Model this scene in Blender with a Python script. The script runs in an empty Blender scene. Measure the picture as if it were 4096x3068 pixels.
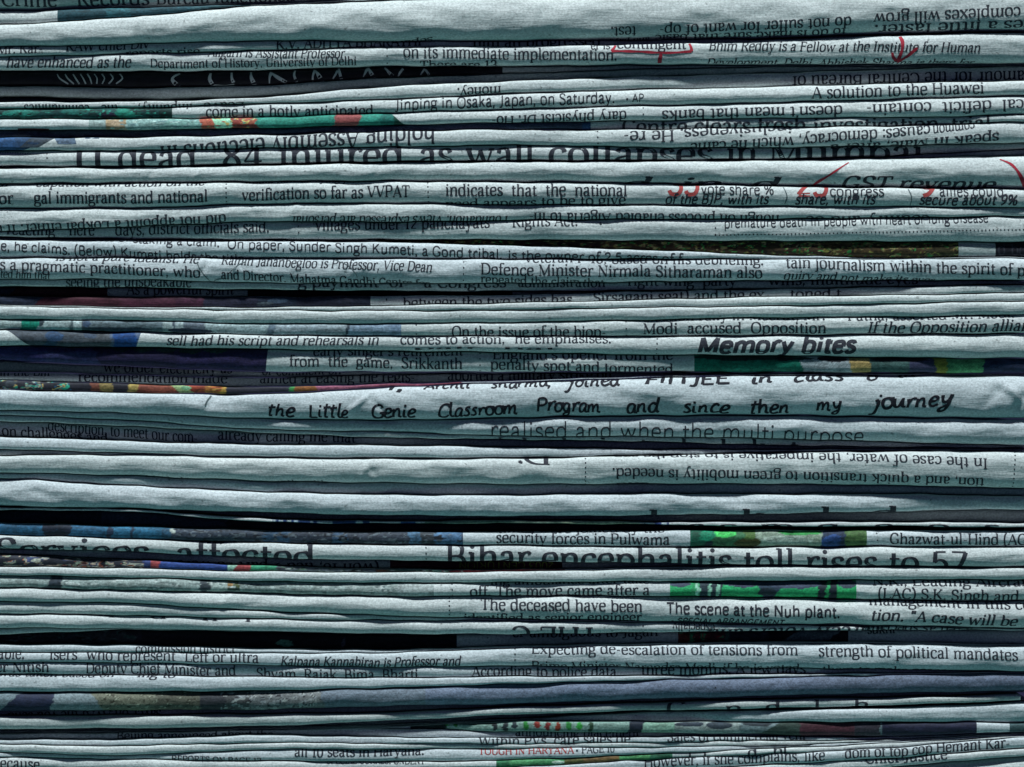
import bpy, math, random
import numpy as np

# ------------------------------------------------------------------ camera, light, exposure
K = 6.25e-5                      # metres per unit of the stack's own drawing grid (1/16 mm)
CX, CY = 2048.0, 1534.0
scene = bpy.context.scene
cam = bpy.data.cameras.new("camera"); cam_ob = bpy.data.objects.new("camera", cam)
scene.collection.objects.link(cam_ob); scene.camera = cam_ob
CAM_D = 0.90
cam_ob.location = (0, -CAM_D, 0); cam_ob.rotation_euler = (math.radians(90), 0, 0)
cam.sensor_fit = 'HORIZONTAL'; cam.sensor_width = 36.0
cam.lens = 36.0 * CAM_D / (4096 * K); cam.clip_start = 0.01; cam.clip_end = 50

world = bpy.data.worlds.new("World"); scene.world = world; world.use_nodes = True
bg = world.node_tree.nodes["Background"]
bg.inputs["Color"].default_value = (0.13, 0.14, 0.34, 1); bg.inputs["Strength"].default_value = 0.17

def area(name, loc, size, power, color, target=(0, 0, 0)):
    d = bpy.data.lights.new(name, 'AREA'); d.shape = 'RECTANGLE'; d.size, d.size_y = size
    d.energy = power; d.color = color
    o = bpy.data.objects.new(name, d); scene.collection.objects.link(o); o.location = loc
    from mathutils import Vector
    o.rotation_euler = (Vector(target) - Vector(loc)).to_track_quat('-Z', 'Y').to_euler()
    return o
area("key_lamp", (-0.15, -0.58, 1.90), (0.30, 0.09), 66.0, (0.88, 0.98, 0.99))
area("fill_lamp", (0.15, -0.80, -1.30), (0.7, 0.5), 4.2, (0.30, 0.92, 0.78))

scene.cycles.pixel_filter_width = 1.1
vs = scene.view_settings
vs.view_transform = 'Standard'; vs.look = 'None'; vs.exposure = 0.0; vs.gamma = 1.0; vs.use_curve_mapping = False

# ------------------------------------------------------------------ materials
def lin(h):
    v = [int(h[i:i + 2], 16) / 255 for i in (0, 2, 4)]
    return tuple(x / 12.92 if x <= .04045 else ((x + .055) / 1.055) ** 2.4 for x in v)

def new_mat(name, rough=.85, spec=.15):
    m = bpy.data.materials.new(name); m.use_nodes = True
    p = m.node_tree.nodes["Principled BSDF"]
    p.inputs["Roughness"].default_value = rough; p.inputs["Specular IOR Level"].default_value = spec
    return m, m.node_tree.nodes, m.node_tree.links, p

def paper_bump(n, l, p, strength=1.0):
    tc = n.new("ShaderNodeTexCoord")
    def noise(scale, sx, detail, rough=.6):
        mp = n.new("ShaderNodeMapping"); mp.inputs["Scale"].default_value = (sx, 1, 1)
        l.new(tc.outputs["Object"], mp.inputs["Vector"])
        t = n.new("ShaderNodeTexNoise"); t.inputs["Scale"].default_value = scale
        t.inputs["Detail"].default_value = detail; t.inputs["Roughness"].default_value = rough
        l.new(mp.outputs[0], t.inputs["Vector"]); return t.outputs["Fac"]
    fine = noise(2300, .8, 2); wav = noise(760, .11, 4, .62); big = noise(110, .35, 3)
    b0 = n.new("ShaderNodeBump"); b0.inputs["Strength"].default_value = .22 * strength; b0.inputs["Distance"].default_value = .0014
    l.new(big, b0.inputs["Height"])
    b1 = n.new("ShaderNodeBump"); b1.inputs["Strength"].default_value = .42 * strength; b1.inputs["Distance"].default_value = .00042
    l.new(wav, b1.inputs["Height"]); l.new(b0.outputs[0], b1.inputs["Normal"])
    b2 = n.new("ShaderNodeBump"); b2.inputs["Strength"].default_value = .4 * strength; b2.inputs["Distance"].default_value = .00007
    l.new(fine, b2.inputs["Height"]); l.new(b1.outputs[0], b2.inputs["Normal"])
    l.new(b2.outputs[0], p.inputs["Normal"])
    return fine, wav, big, tc

def mixnode(n, l, kind, fac, a, b):
    m = n.new("ShaderNodeMix"); m.data_type = 'RGBA'; m.blend_type = kind
    for sock, v in ((m.inputs[0], fac), (m.inputs[6], a), (m.inputs[7], b)):
        if hasattr(v, "links") or isinstance(v, bpy.types.NodeSocket): l.new(v, sock)
        else: sock.default_value = v
    return m.outputs[2]

def ramp(n, l, src, stops):
    r = n.new("ShaderNodeValToRGB"); e = r.color_ramp.elements
    e[0].position, e[0].color = stops[0][0], (*stops[0][1], 1); e[1].position, e[1].color = stops[1][0], (*stops[1][1], 1)
    for q, c in stops[2:]:
        x = e.new(q); x.color = (*c, 1)
    l.new(src, r.inputs[0]); return r.outputs[0]

def paper_mat(name, dark, light):
    m, n, l, p = new_mat(name, .9, .1)
    fine, wav, big, tc = paper_bump(n, l, p)
    c = ramp(n, l, big, [(.3, dark), (.7, light)])
    g = ramp(n, l, fine, [(.32, (.72,) * 3), (.68, (1.12,) * 3)])
    # scattered fibre specks
    v = n.new("ShaderNodeTexNoise"); v.inputs["Scale"].default_value = 900; v.inputs["Detail"].default_value = 1
    l.new(tc.outputs["Object"], v.inputs["Vector"])
    sp = ramp(n, l, v.outputs["Fac"], [(.22, (.55,) * 3), (.29, (1,) * 3)])
    c = mixnode(n, l, 'MULTIPLY', 1.0, c, g); c = mixnode(n, l, 'MULTIPLY', 1.0, c, sp)
    l.new(c, p.inputs["Base Color"]); return m

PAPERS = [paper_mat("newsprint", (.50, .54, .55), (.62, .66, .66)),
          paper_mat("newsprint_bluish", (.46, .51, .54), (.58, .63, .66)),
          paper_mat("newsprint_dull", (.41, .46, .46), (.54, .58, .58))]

def ink_mat(name, col, wear=.25):
    m, n, l, p = new_mat(name, .75, .2)
    fine, wav, big, tc = paper_bump(n, l, p, .6)
    worn = tuple(min(1, c + wear * .12) for c in col)
    c = ramp(n, l, fine, [(.35, col), (.75, worn)])
    l.new(c, p.inputs["Base Color"]); return m
INKS = {'k': ink_mat("newspaper_ink", (.018, .020, .032)), 'r': ink_mat("red_ink", (.33, .05, .05), .1),
        'w': ink_mat("white_reversed_print", (.42, .47, .48), .1), 'o': ink_mat("olive_ink", (.13, .17, .03), .1),
        'p': ink_mat("red_felt_pen", (.36, .02, .04), .1), 'h': ink_mat("black_pen_ink", (.012, .012, .02), .05),
        'g': ink_mat("grey_line_ink", (.10, .13, .14), .1)}  # grey strokes: crease shade drawn as ink, and column separators

m_, n_, l_, p_ = new_mat("halftone_or_painted_shade", .7, .25)
fine_, wav_, big_, tc_ = paper_bump(n_, l_, p_, .8)
at_ = n_.new("ShaderNodeAttribute"); at_.attribute_name = "col"
g_ = ramp(n_, l_, fine_, [(.3, (.6,) * 3), (.7, (1.3,) * 3)])
l_.new(mixnode(n_, l_, 'MULTIPLY', 1.0, at_.outputs["Color"], g_), p_.inputs["Base Color"])
PHOTO_MAT = m_
# ------------------------------------------------------------------ a newspaper typeface drawn as pen strokes
# adv|stroke|stroke...  l: line (broad nib)  h: hairline  c: curve  S: serif (left out of the sans)  d: dot
GL = {}
for row in """a 49|c10,39 14,47 22,50 31,48 35,39 35,30|l35,36 35,8|c35,10 36,2 41,0 46,3|c35,29 24,27 12,22 8,13 12,3 20,-1 29,2 35,10
b 56|l13,74 13,2|c13,36 21,47 30,50 42,46 48,36 48,25 47,12 40,1 30,-1 20,1 13,8|S4,73 13,73
c 46|c40,39 36,47 27,50 15,46 9,36 8,24 10,10 18,1 28,-1 36,1 42,9|S40,39 40,44
d 57|l44,74 44,2|c44,36 36,48 27,50 14,47 8,36 8,24 9,10 17,0 26,-1 36,1 44,10|S35,73 44,73|S44,1 53,1
e 49|h10,28 41,28|c41,28 41,40 35,49 26,50 14,47 8,36 8,24 10,10 18,0 28,-1 36,1 43,9
f 32|c36,69 33,74 27,74 18,73 15,66 15,54|l15,60 15,1|h4,47 31,47|S4,1 28,1
g 50|c23,50 12,48 8,40 8,33 9,24 15,18 23,17 32,18 38,25 38,34 37,43 32,49 23,50|c14,20 9,14 10,8 18,5 32,4 42,1 44,-7 42,-16 33,-22 23,-22 12,-21 5,-16 5,-8 9,0 16,5|h35,46 48,49
h 58|l13,74 13,1|c13,36 21,46 31,50 42,47 46,38 46,26|l46,32 46,1|S4,1 23,1|S37,1 55,1|S4,73 13,73
i 28|l14,49 14,1|S4,48 14,48|S4,1 24,1|d14,66,6
j 28|l15,49 15,-8|c15,-4 14,-17 8,-22 1,-20|S6,48 15,48|d15,66,6
k 54|l13,74 13,1|h13,22 42,47|l24,31 46,1|S4,1 22,1|S36,1 54,1|S33,48 50,48|S4,73 13,73
l 28|l14,74 14,1|S4,1 24,1|S4,73 14,73
m 87|l13,49 13,1|c13,36 20,46 29,50 38,48 43,39 43,28|l43,34 43,1|c43,36 51,46 60,50 70,48 75,39 75,28|l75,34 75,1|S4,48 13,48|S4,1 22,1|S34,1 52,1|S66,1 84,1
n 58|l13,49 13,1|c13,36 21,46 31,50 42,47 46,38 46,26|l46,32 46,1|S4,48 13,48|S4,1 23,1|S37,1 55,1
o 54|c27,50 14,47 8,36 8,24 10,11 17,1 27,-1 37,1 45,11 46,25 45,37 38,47 27,50
p 57|l13,49 13,-22|c13,36 21,47 31,50 42,46 49,36 49,25 48,12 41,1 31,-1 21,1 13,8|S4,48 13,48|S4,-22 24,-22
q 57|l44,49 44,-22|c44,36 36,48 27,50 14,47 8,36 8,24 9,10 17,0 26,-1 36,1 44,10|S35,-22 53,-22
r 40|l13,49 13,1|c13,32 18,44 26,50 33,50 38,45|S4,48 13,48|S4,1 25,1|S36,44 38,49
s 41|c34,40 30,48 21,50 12,47 9,39 14,31 24,26 33,20 36,12 32,3 21,-1 12,1 7,10
t 34|l15,62 15,12|c15,16 17,3 23,-1 32,3|h4,47 31,47
u 58|l13,49 13,18|c13,22 14,4 24,-1 35,2 45,13|l45,49 45,1|S4,48 13,48|S36,48 45,48|S45,1 54,1
v 50|l8,48 25,1|h25,1 42,48|S1,48 17,48|S34,48 49,48
w 76|l8,48 23,1|h23,1 38,46|l38,46 53,1|h53,1 68,48|S1,48 17,48|S60,48 75,48
x 52|l9,48 43,1|h9,1 43,48|S1,48 18,48|S35,48 51,48|S1,1 18,1|S34,1 52,1
y 51|l8,48 26,2|h43,48 20,-16|c22,-12 17,-21 10,-22 4,-18|S1,48 17,48|S35,48 50,48
z 46|h7,48 39,48|l39,47 7,2|h7,1 40,1|S7,48 7,38|S40,1 40,11
A 66|h7,1 33,70|l33,70 59,1|h16,24 49,24|S0,1 16,1|S49,1 67,1
B 60|l13,69 13,1|c13,69 28,70 40,68 46,61 46,52 42,42 30,38 13,37|c13,37 32,38 46,34 52,22 50,8 40,1 28,1 13,1|S4,69 13,69|S4,1 13,1
C 62|c55,54 50,66 38,71 24,69 12,56 8,36 10,16 22,2 36,-1 48,2 57,14|S55,69 55,54
D 68|l13,69 13,1|c13,69 30,70 46,66 58,52 61,36 58,18 46,4 30,1 13,1|S4,69 13,69|S4,1 13,1
E 57|l13,69 13,1|h13,69 50,69|h13,37 41,37|h13,1 52,1|S50,69 50,56|S52,1 52,15|S4,69 13,69|S4,1 13,1|S41,44 41,30
F 54|l13,69 13,1|h13,69 49,69|h13,37 41,37|S49,69 49,56|S4,69 13,69|S4,1 24,1|S41,44 41,30
G 68|c56,55 50,66 38,71 24,69 12,56 8,36 10,16 22,2 36,-1 50,3 57,9|l57,30 57,5|h42,30 64,30|S56,69 56,55
H 72|l13,69 13,1|l59,69 59,1|h13,36 59,36|S4,69 24,69|S4,1 24,1|S49,69 69,69|S49,1 69,1
I 32|l16,69 16,1|S5,69 27,69|S5,1 27,1
J 36|l22,69 22,8|c22,14 19,-4 10,-8 2,-4|S11,69 33,69
K 65|l13,69 13,1|h13,28 53,68|l26,42 57,1|S4,69 24,69|S4,1 24,1|S45,69 62,69|S48,1 66,1
L 55|l13,69 13,1|h13,1 50,1|S50,1 50,16|S4,69 24,69|S4,1 13,1
M 84|h13,69 13,1|l13,69 41,4|h41,4 70,69|l70,69 70,1|S4,69 14,69|S4,1 22,1|S70,69 80,69|S60,1 80,1
N 70|h13,69 13,1|l13,69 57,1|h57,69 57,1|S4,69 14,69|S4,1 22,1|S48,69 66,69
O 70|c35,71 20,67 10,54 8,35 10,16 20,3 35,-1 50,3 60,16 62,35 60,54 50,67 35,71
P 58|l13,69 13,1|c13,69 30,70 44,67 51,58 50,45 42,36 28,33 13,34|S4,69 13,69|S4,1 25,1
Q 70|c35,71 20,67 10,54 8,35 10,16 20,3 35,-1 50,3 60,16 62,35 60,54 50,67 35,71|l38,14 62,-8
R 63|l13,69 13,1|c13,69 30,70 44,67 50,58 49,47 41,39 28,36 13,36|l31,36 54,2|S4,69 13,69|S4,1 25,1|S54,1 63,1
S 52|c44,55 38,67 27,71 15,68 9,58 12,46 25,38 39,31 45,20 43,7 32,-1 22,-1 12,3 7,16|S44,68 44,55|S7,1 7,16
T 60|l30,69 30,1|h5,69 55,69|S5,69 5,55|S55,69 55,55|S19,1 41,1
U 68|l13,69 13,22|c13,26 15,8 26,0 38,-1 50,4 56,16 57,28|h57,24 57,69|S4,69 24,69|S48,69 66,69
V 64|l8,69 32,1|h32,1 57,69|S0,69 18,69|S48,69 65,69
W 92|l8,69 27,1|h27,1 46,66|l46,66 65,1|h65,1 84,69|S0,69 18,69|S76,69 92,69
X 62|l8,69 54,1|h8,1 54,69|S0,69 18,69|S44,1 62,1
Y 60|l7,69 30,32|h30,32 54,69|l30,34 30,1|S0,69 16,69|S46,69 61,69|S20,1 41,1
Z 56|h8,69 48,69|l48,68 8,2|h8,1 49,1
0 52|c26,71 14,66 8,50 8,35 9,18 15,3 26,-1 37,3 43,18 44,35 43,52 37,66 26,71
1 40|l21,70 21,1|h8,60 21,70|S9,1 34,1
2 52|c9,54 12,66 25,71 38,67 42,55 38,42 24,24 9,4|h9,3 45,3
3 52|c9,58 14,68 25,71 37,67 40,55 34,43 21,38|c21,38 36,37 44,28 43,12 34,1 22,-1 12,2 7,12
4 54|l36,70 36,1|h36,70 6,21|h6,21 49,21
5 52|h14,68 42,68|l14,68 12,38|c12,38 22,45 34,43 43,33 43,16 35,2 22,-1 12,2 7,11
6 52|c40,68 26,62 13,46 8,28 10,10 20,0 30,0 41,8 43,24 38,37 27,42 15,36 9,24
7 50|h7,68 45,68|l45,68 20,1
8 52|c26,71 14,67 11,55 17,44 26,39 38,31 43,18 37,3 26,-1 14,3 9,17 15,30 26,39 36,46 40,56 37,67 26,71
9 52|c11,2 26,8 38,24 43,44 41,60 32,70 22,70 11,62 9,46 14,34 25,29 37,35 43,47
. 24|d12,4,7
, 24|d12,4,6|h14,4 8,-14
' 20|l10,74 10,54
- 34|h6,24 28,24
: 26|d13,4,6.5|d13,42,6.5
" 36|l11,74 10,54|l25,74 24,54
( 32|c26,80 14,64 9,32 14,0 26,-17
) 32|c6,80 18,64 23,32 18,0 6,-17
% 76|c18,70 8,64 7,52 10,40 18,36 27,41 29,53 26,66 18,70|h60,70 16,0|c58,34 48,28 47,16 50,4 58,0 67,5 69,17 66,30 58,34
* 44|d22,26,11
_ 24|d12,24,11""".split("\n"):
    ch, rest = row[0], row[2:]
    parts = rest.split("|"); st = []
    for q in parts[1:]:
        if q[0] == 'd': st.append(('d', [tuple(map(float, q[1:].split(",")))]))
        else: st.append((q[0], [tuple(map(float, z.split(","))) for z in q[1:].split()]))
    GL[ch] = (float(parts[0]), st)
HAND = dict(GL)
for row in """a 50|c38,44 28,50 14,44 8,26 12,6 22,0 32,10 38,30 40,46|c40,46 38,22 41,4 52,2
g 48|c38,44 28,50 14,44 9,26 14,8 24,4 34,14 38,40|c39,46 40,10 36,-24 22,-34 10,-26 14,-12 44,4
d 54|c36,40 26,48 12,40 8,22 14,4 24,0 34,10 40,40|c43,76 40,40 40,10 52,1
t 42|c18,72 15,40 15,10 20,2 30,4|l2,52 38,56
e 46|c8,24 26,26 38,36 32,48 18,48 8,30 10,8 24,-1 42,8
l 30|c14,76 12,40 12,14 20,0 30,4
i 30|c12,46 11,20 14,4 26,4|d14,64,6
n 56|c10,48 10,20 10,2|c10,24 22,44 34,46 38,30 38,8 50,2
m 82|c10,48 10,20 10,2|c10,24 20,44 30,46 34,28 34,4|c34,24 46,44 56,46 60,28 60,8 74,3
r 40|c8,46 12,28 12,2|c12,24 20,42 30,48 38,44
s 42|c34,46 20,48 14,38 26,26 32,12 22,1 6,6
h 56|c12,76 10,40 10,2|c10,24 22,44 34,44 38,28 38,8 50,2
o 50|c28,48 12,42 8,22 18,2 34,4 42,22 38,40 26,48 34,44 48,44
y 52|c8,46 12,22 22,12 34,24 40,46|c42,48 36,4 26,-26 10,-30 6,-18 30,-2
u 54|c8,46 8,18 16,4 28,10 38,40|c39,46 38,16 42,4 52,4
c 44|c38,42 24,50 10,36 8,16 18,1 40,8
v 46|c6,46 14,20 20,4 30,26 42,46
w 66|c6,46 12,14 20,4 30,30 34,40|c34,40 38,10 46,4 58,30 62,46
j 40|c26,44 24,10 18,-24 8,-34 2,-26|c26,44 18,42 12,40|d28,66,5""".split("\n"):
    ch, rest = row[0], row[2:]
    parts = rest.split("|"); st = []
    for q in parts[1:]:
        if q[0] == 'd': st.append(('d', [tuple(map(float, q[1:].split(",")))]))
        else: st.append((q[0], [tuple(map(float, z.split(","))) for z in q[1:].split()]))
    HAND[ch] = (float(parts[0]), st)

def catmull(P, step):
    P = np.array(P, float); n = len(P)
    if n == 2: 
        k = max(2, int(np.hypot(*(P[1] - P[0])) / step) + 1); t = np.linspace(0, 1, k)[:, None]
        return P[0] * (1 - t) + P[1] * t
    closed = np.allclose(P[0], P[-1])
    a = np.vstack([P[-2] if closed else 2 * P[0] - P[1], P, P[1] if closed else 2 * P[-1] - P[-2]])
    out = []
    for i in range(1, n):
        p0, p1, p2, p3 = a[i - 1], a[i], a[i + 1], a[i + 2]
        k = max(3, int(np.hypot(*(p2 - p1)) / step) + 1); t = np.linspace(0, 1, k, endpoint=(i == n - 1))[:, None]
        out.append(.5 * (2 * p1 + (p2 - p0) * t + (2 * p0 - 5 * p1 + 4 * p2 - p3) * t * t + (3 * p1 - p0 - 3 * p2 + p3) * t ** 3))
    return np.vstack(out)

def strip(C, W):
    """quads along a centre line C with widths W -> (verts, faces)"""
    T = np.gradient(C, axis=0); T /= np.maximum(np.hypot(T[:, 0], T[:, 1]), 1e-9)[:, None]
    N = np.stack([-T[:, 1], T[:, 0]], 1); h = (W / 2)[:, None]
    n = len(C); V = np.empty((2 * n, 2)); V[0::2] = C + N * h; V[1::2] = C - N * h
    return V, [(2 * i, 2 * i + 1, 2 * i + 3, 2 * i + 2) for i in range(n - 1)]

_cache = {}
def glyph(ch, thick, thin, sans, hand, step):
    key = (ch, thick, thin, sans, hand, step)
    if key in _cache: return _cache[key]
    adv, st = (HAND if hand else GL).get(ch, (28.0, []))
    VV, FF, o = [], [], 0
    for k, P in st:
        if k == 'S' and sans: continue
        if k == 'd':
            x, y, r = P[0]; r *= .55 + thick / 20.0; q = 8
            V = np.array([[x, y]] + [[x + r * math.cos(6.2832 * i / q), y + r * math.sin(6.2832 * i / q)] for i in range(q)])
            F = [(0, 1 + i, 1 + (i + 1) % q) for i in range(q)]
        else:
            P2 = P
            C = catmull(P2, step) if k == 'c' else np.vstack([catmull(P2[i:i + 2], step) for i in range(len(P2) - 1)])
            if k in 'lh' and not sans:
                pass
            D = np.gradient(C, axis=0); th = np.arctan2(D[:, 1], D[:, 0])
            if sans: W = np.full(len(C), thick)
            elif k in 'hS': W = np.full(len(C), thin * (1.15 if k == 'S' else 1))
            elif k == 'l': W = np.full(len(C), thick)
            else: W = thin + (thick * 1.04 - thin) * np.abs(np.sin(th - math.radians(12))) ** 1.25
            if hand and len(W) > 3: W = W * (1 + .14 * np.sin(np.arange(len(W)) * .9 + ord(ch)))
            V, F = strip(C, W)
        VV.append(V); FF += [tuple(i + o for i in f) for f in F]; o += len(V)
    r = (adv, np.vstack(VV) if VV else np.zeros((0, 2)), FF)
    _cache[key] = r; return r

# style letters: s serif, n sans, h handwriting; b bold, i italic, u upside down, l light
def set_text(txt, style):
    sans = 'n' in style or 'h' in style; hand = 'h' in style
    thick = 16.5 if 'B' in style else 12.5 if 'b' in style else 6.4 if 'l' in style else 12.0 if hand else 9.8 if sans else 11.6
    thin = 6.0 if 'b' in style else 5.0
    VV, FF, o, x = [], [], 0, 0.0
    rng = random.Random(len(txt) * 7 + ord(txt[0]))
    for ch in txt:
        adv, V, F = glyph(ch, thick, thin, sans, hand, 5.0 if 'X' in style else 8.0)
        if len(V):
            V = V.copy()
            if hand:
                sc = 1.12 + rng.uniform(-.1, .1); V = V * sc; V[:, 1] += rng.uniform(-4, 4); V[:, 0] += V[:, 1] * rng.uniform(.02, .2)
            if 'i' in style: V[:, 0] += V[:, 1] * .21
            V[:, 0] += x; VV.append(V); FF += [tuple(i + o for i in f) for f in F]; o += len(V)
        x += adv
    return x, (np.vstack(VV) if VV else np.zeros((0, 2))), FF
# ------------------------------------------------------------------ the folded sheet as a surface: (x along the fold, s round the fold)
KN = np.linspace(0, 4096, 9)
def curve(vals, X):
    v = np.asarray(vals, float); n = len(v)
    t = np.clip((np.asarray(X, float)) / 4096 * (n - 1), 0, n - 1 - 1e-6); i = t.astype(int); f = t - i
    g = lambda j: v[np.clip(j, 0, n - 1)]
    p0, p1, p2, p3 = g(i - 1), g(i), g(i + 1), g(i + 2)
    return .5 * (2 * p1 + (p2 - p0) * f + (2 * p0 - 5 * p1 + 4 * p2 - p3) * f * f + (3 * p1 - p0 - 3 * p2 + p3) * f ** 3)

def waves(seed, lams, amps):
    r = np.random.RandomState(seed); return [(2 * np.pi / (l * r.uniform(.7, 1.4)), a, r.uniform(0, 6.28)) for l, a in zip(lams, amps)]
def wave_eval(ws, X):
    o = 0
    for k, a, ph in ws: o = o + a * np.sin(k * X + ph)
    return o

_th = np.linspace(-np.pi / 2, np.pi / 2, 801)
def profile(nd, ne, lean):
    """cross-section of a fold for half thickness 1: arc table, depth, height, normals"""
    c, s = np.maximum(np.cos(_th), 0), np.sin(_th)
    z = np.sign(s) * np.abs(s) ** (2 / ne); y = nd * c ** (2 / ne) + lean * z * c ** .5
    L = np.concatenate([[0], np.cumsum(np.hypot(np.diff(y), np.diff(z)))]); sm = L[-1] / 2; L -= sm
    ny, nz = np.gradient(z, L), -np.gradient(y, L); nn = np.maximum(np.hypot(ny, nz), 1e-9)
    return L, y, z, ny / nn, nz / nn, sm

class Fold:
    """one folded newspaper: crevice lines above and below it, how far its fold sticks out, its own dents"""
    def __init__(f, i, top, bot, prot, wt, wb, dents=1.0):
        f.i, f.top, f.bot, f.wt, f.wb = i, top, bot, wt, wb
        p = np.array(prot, float); f.prot = np.where(p < -12, -12 + (p + 12) * 2.5, p)
        r = np.random.RandomState(1000 + i)
        f.nd = r.uniform(.72, 1.0); f.ne = r.uniform(2.35, 3.1); f.lean = r.uniform(-.16, .06)
        f.L, f.y, f.z, f.ny, f.nz, f.smax = profile(f.nd, f.ne, f.lean)
        f.base = np.zeros(3)
        f.pw = waves(300 + i, (1100, 480, 200), (3.6, 2.0, .6))
        f.ru = r.uniform(-.12, .28); f.rw = waves(700 + i, (620, 260, 120, 60), (.13, .10, .06, .03)); f.ra = r.uniform(.05, .12)
        f.d = []
        for lx, ls, a in ((700, 160, 1.1), (420, 120, 1.0), (300, 95, .7), (210, 80, .42), (150, 60, .24), (110, 48, .13), (75, 40, .07)):
            for q in range(2):
                f.d.append((2 * np.pi / (lx * r.uniform(.7, 1.4)), 2 * np.pi / (ls * r.uniform(.7, 1.5)) * r.choice([-1, 1]), a * dents * .55, r.uniform(0, 6.28)))
        f.creases = []
    def lim(f, X):
        T = curve(f.top, X) + wave_eval(f.wt, X); Bm = curve(f.bot, X) + wave_eval(f.wb, X)
        hz = np.maximum((Bm - T) / 2 - 2.0, 1.2); return (T + Bm) / 2, hz
    def s_of(f, X, Y):
        """arc position of image height Y (kept going past the edge, round the fold)"""
        zc, hz = f.lim(np.asarray(X, float)); u = (zc - np.asarray(Y, float)) / hz
        uc = np.clip(u, -1, 1); return (np.interp(uc, f.z, f.L) + (u - uc) * 1.2) * hz
    def point(f, X, s, off=0.0):
        X = np.asarray(X, float); s = np.asarray(s, float)
        zc, hz = f.lim(X); r = s / hz; rc = np.clip(r, -f.smax, f.smax); ex = (np.abs(r) - f.smax).clip(0) * hz
        y, z = np.interp(rc, f.L, f.y), np.interp(rc, f.L, f.z); ny, nz = np.interp(rc, f.L, f.ny), np.interp(rc, f.L, f.nz)
        p = curve(f.prot, X) + wave_eval(f.pw, X) - np.maximum(0, 9 - hz) * 1.6
        d = 0
        for kx, ks, a, ph in f.d: d = d + a * np.sin(kx * X + ks * s + ph)
        for cx, cs, sl, w, ln, a in f.creases:           # pressed-in or raised crease lines
            q = (X - cx) - sl * (s - cs); v = np.hypot((X - cx) * .6, s - cs)
            d = d + a * np.exp(-(q / w) ** 2) * np.exp(-(v / ln) ** 2)
        rid = np.sqrt((r - f.ru - wave_eval(f.rw, X)) ** 2 + .0016)           # a soft lengthwise crease
        d = d + f.ra * hz * np.exp(-rid / .55) * np.clip((hz - 14) / 20, 0, 1) / np.clip(hz / 40, .12, 1.15)
        d = d * np.clip(hz / 40, .12, 1.15) * np.clip(ny, 0, 1)
        depth = p - f.nd * hz + y * hz - ex + (d + off) * ny
        Zi = zc - z * hz * np.where(ex > 0, 1 - .10 * np.clip(ex / 300, 0, 1), 1) - (d + off) * nz
        return np.stack([(X - CX) * K, -depth * K, (CY - Zi) * K], -1) - f.base

def make_mesh(name, V, F, mat, parent, cols=None, smooth=True, mats=None, midx=None):
    me = bpy.data.meshes.new(name)
    F = [tuple(f) for f in F] if not isinstance(F, np.ndarray) else F
    if isinstance(F, np.ndarray):
        nf = len(F); me.vertices.add(len(V)); me.vertices.foreach_set("co", np.asarray(V, np.float32).ravel())
        me.loops.add(nf * 4); me.loops.foreach_set("vertex_index", F.astype(np.int32).ravel())
        me.polygons.add(nf); me.polygons.foreach_set("loop_start", np.arange(0, nf * 4, 4, dtype=np.int32))
        me.polygons.foreach_set("loop_total", np.full(nf, 4, np.int32)); me.update(calc_edges=True)
    else:
        me.from_pydata(np.asarray(V).tolist(), [], F)
    for mm in (mats or [mat]): me.materials.append(mm)
    if midx is not None: me.polygons.foreach_set("material_index", np.asarray(midx, np.int32))
    if smooth: me.polygons.foreach_set("use_smooth", np.ones(len(me.polygons), bool))
    if cols is not None:
        a = me.color_attributes.new("col", 'FLOAT_COLOR', 'POINT')
        a.data.foreach_set("color", np.concatenate([cols, np.ones((len(cols), 1))], 1).astype(np.float32).ravel())
    me.validate(); me.update()
    o = bpy.data.objects.new(name, me); scene.collection.objects.link(o)
    if parent is not None: o.parent = parent
    return o

def grid_faces(nx, ns):
    i = np.arange(nx - 1)[:, None] * ns + np.arange(ns - 1)[None, :]
    return np.stack([i, i + 1, i + ns + 1, i + ns], -1).reshape(-1, 4)

BACK = np.array([1500., 700., 300., 90., 25.])
def build_page(f, xl, xr, mat, parent, name="outer_page"):
    X = np.concatenate([np.linspace(xl, -60, 14, endpoint=False), np.arange(-60, min(4130, xr), 11.), [xr]])
    zc, hz = f.lim(X); fr = np.linspace(-f.smax, f.smax, 35)
    S = np.concatenate([-f.smax * hz[:, None] - BACK, fr * hz[:, None], f.smax * hz[:, None] + BACK[::-1]], 1)
    V = f.point(np.repeat(X[:, None], S.shape[1], 1), S).reshape(-1, 3)
    return make_mesh(name, V, grid_faces(*S.shape), mat, parent)

def build_inner(f, xl, xr, mat, parent):
    """the pages nested inside the outer one"""
    X = np.linspace(xl + 6, xr - 8, 60); zc, hz = f.lim(X); VV, FF, o = [], [], 0
    for q, (k, back) in enumerate(((.74, 9.), (.46, 20.))):
        fr = np.linspace(-f.smax, f.smax, 13); S = np.concatenate([-f.smax * hz[:, None] - BACK, fr * hz[:, None], f.smax * hz[:, None] + BACK[::-1]], 1)
        P = f.point(np.repeat(X[:, None], S.shape[1], 1), S)
        zz = ((CY - zc) * K - f.base[2])[:, None]; P[..., 2] = zz + (P[..., 2] - zz) * k; P[..., 1] += back * K + (hz[:, None] * (1 - k)) * K
        VV.append(P.reshape(-1, 3)); FF.append(grid_faces(*S.shape) + o); o += S.size
    return make_mesh("inner_pages", np.vstack(VV), np.vstack(FF), mat, parent)

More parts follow.
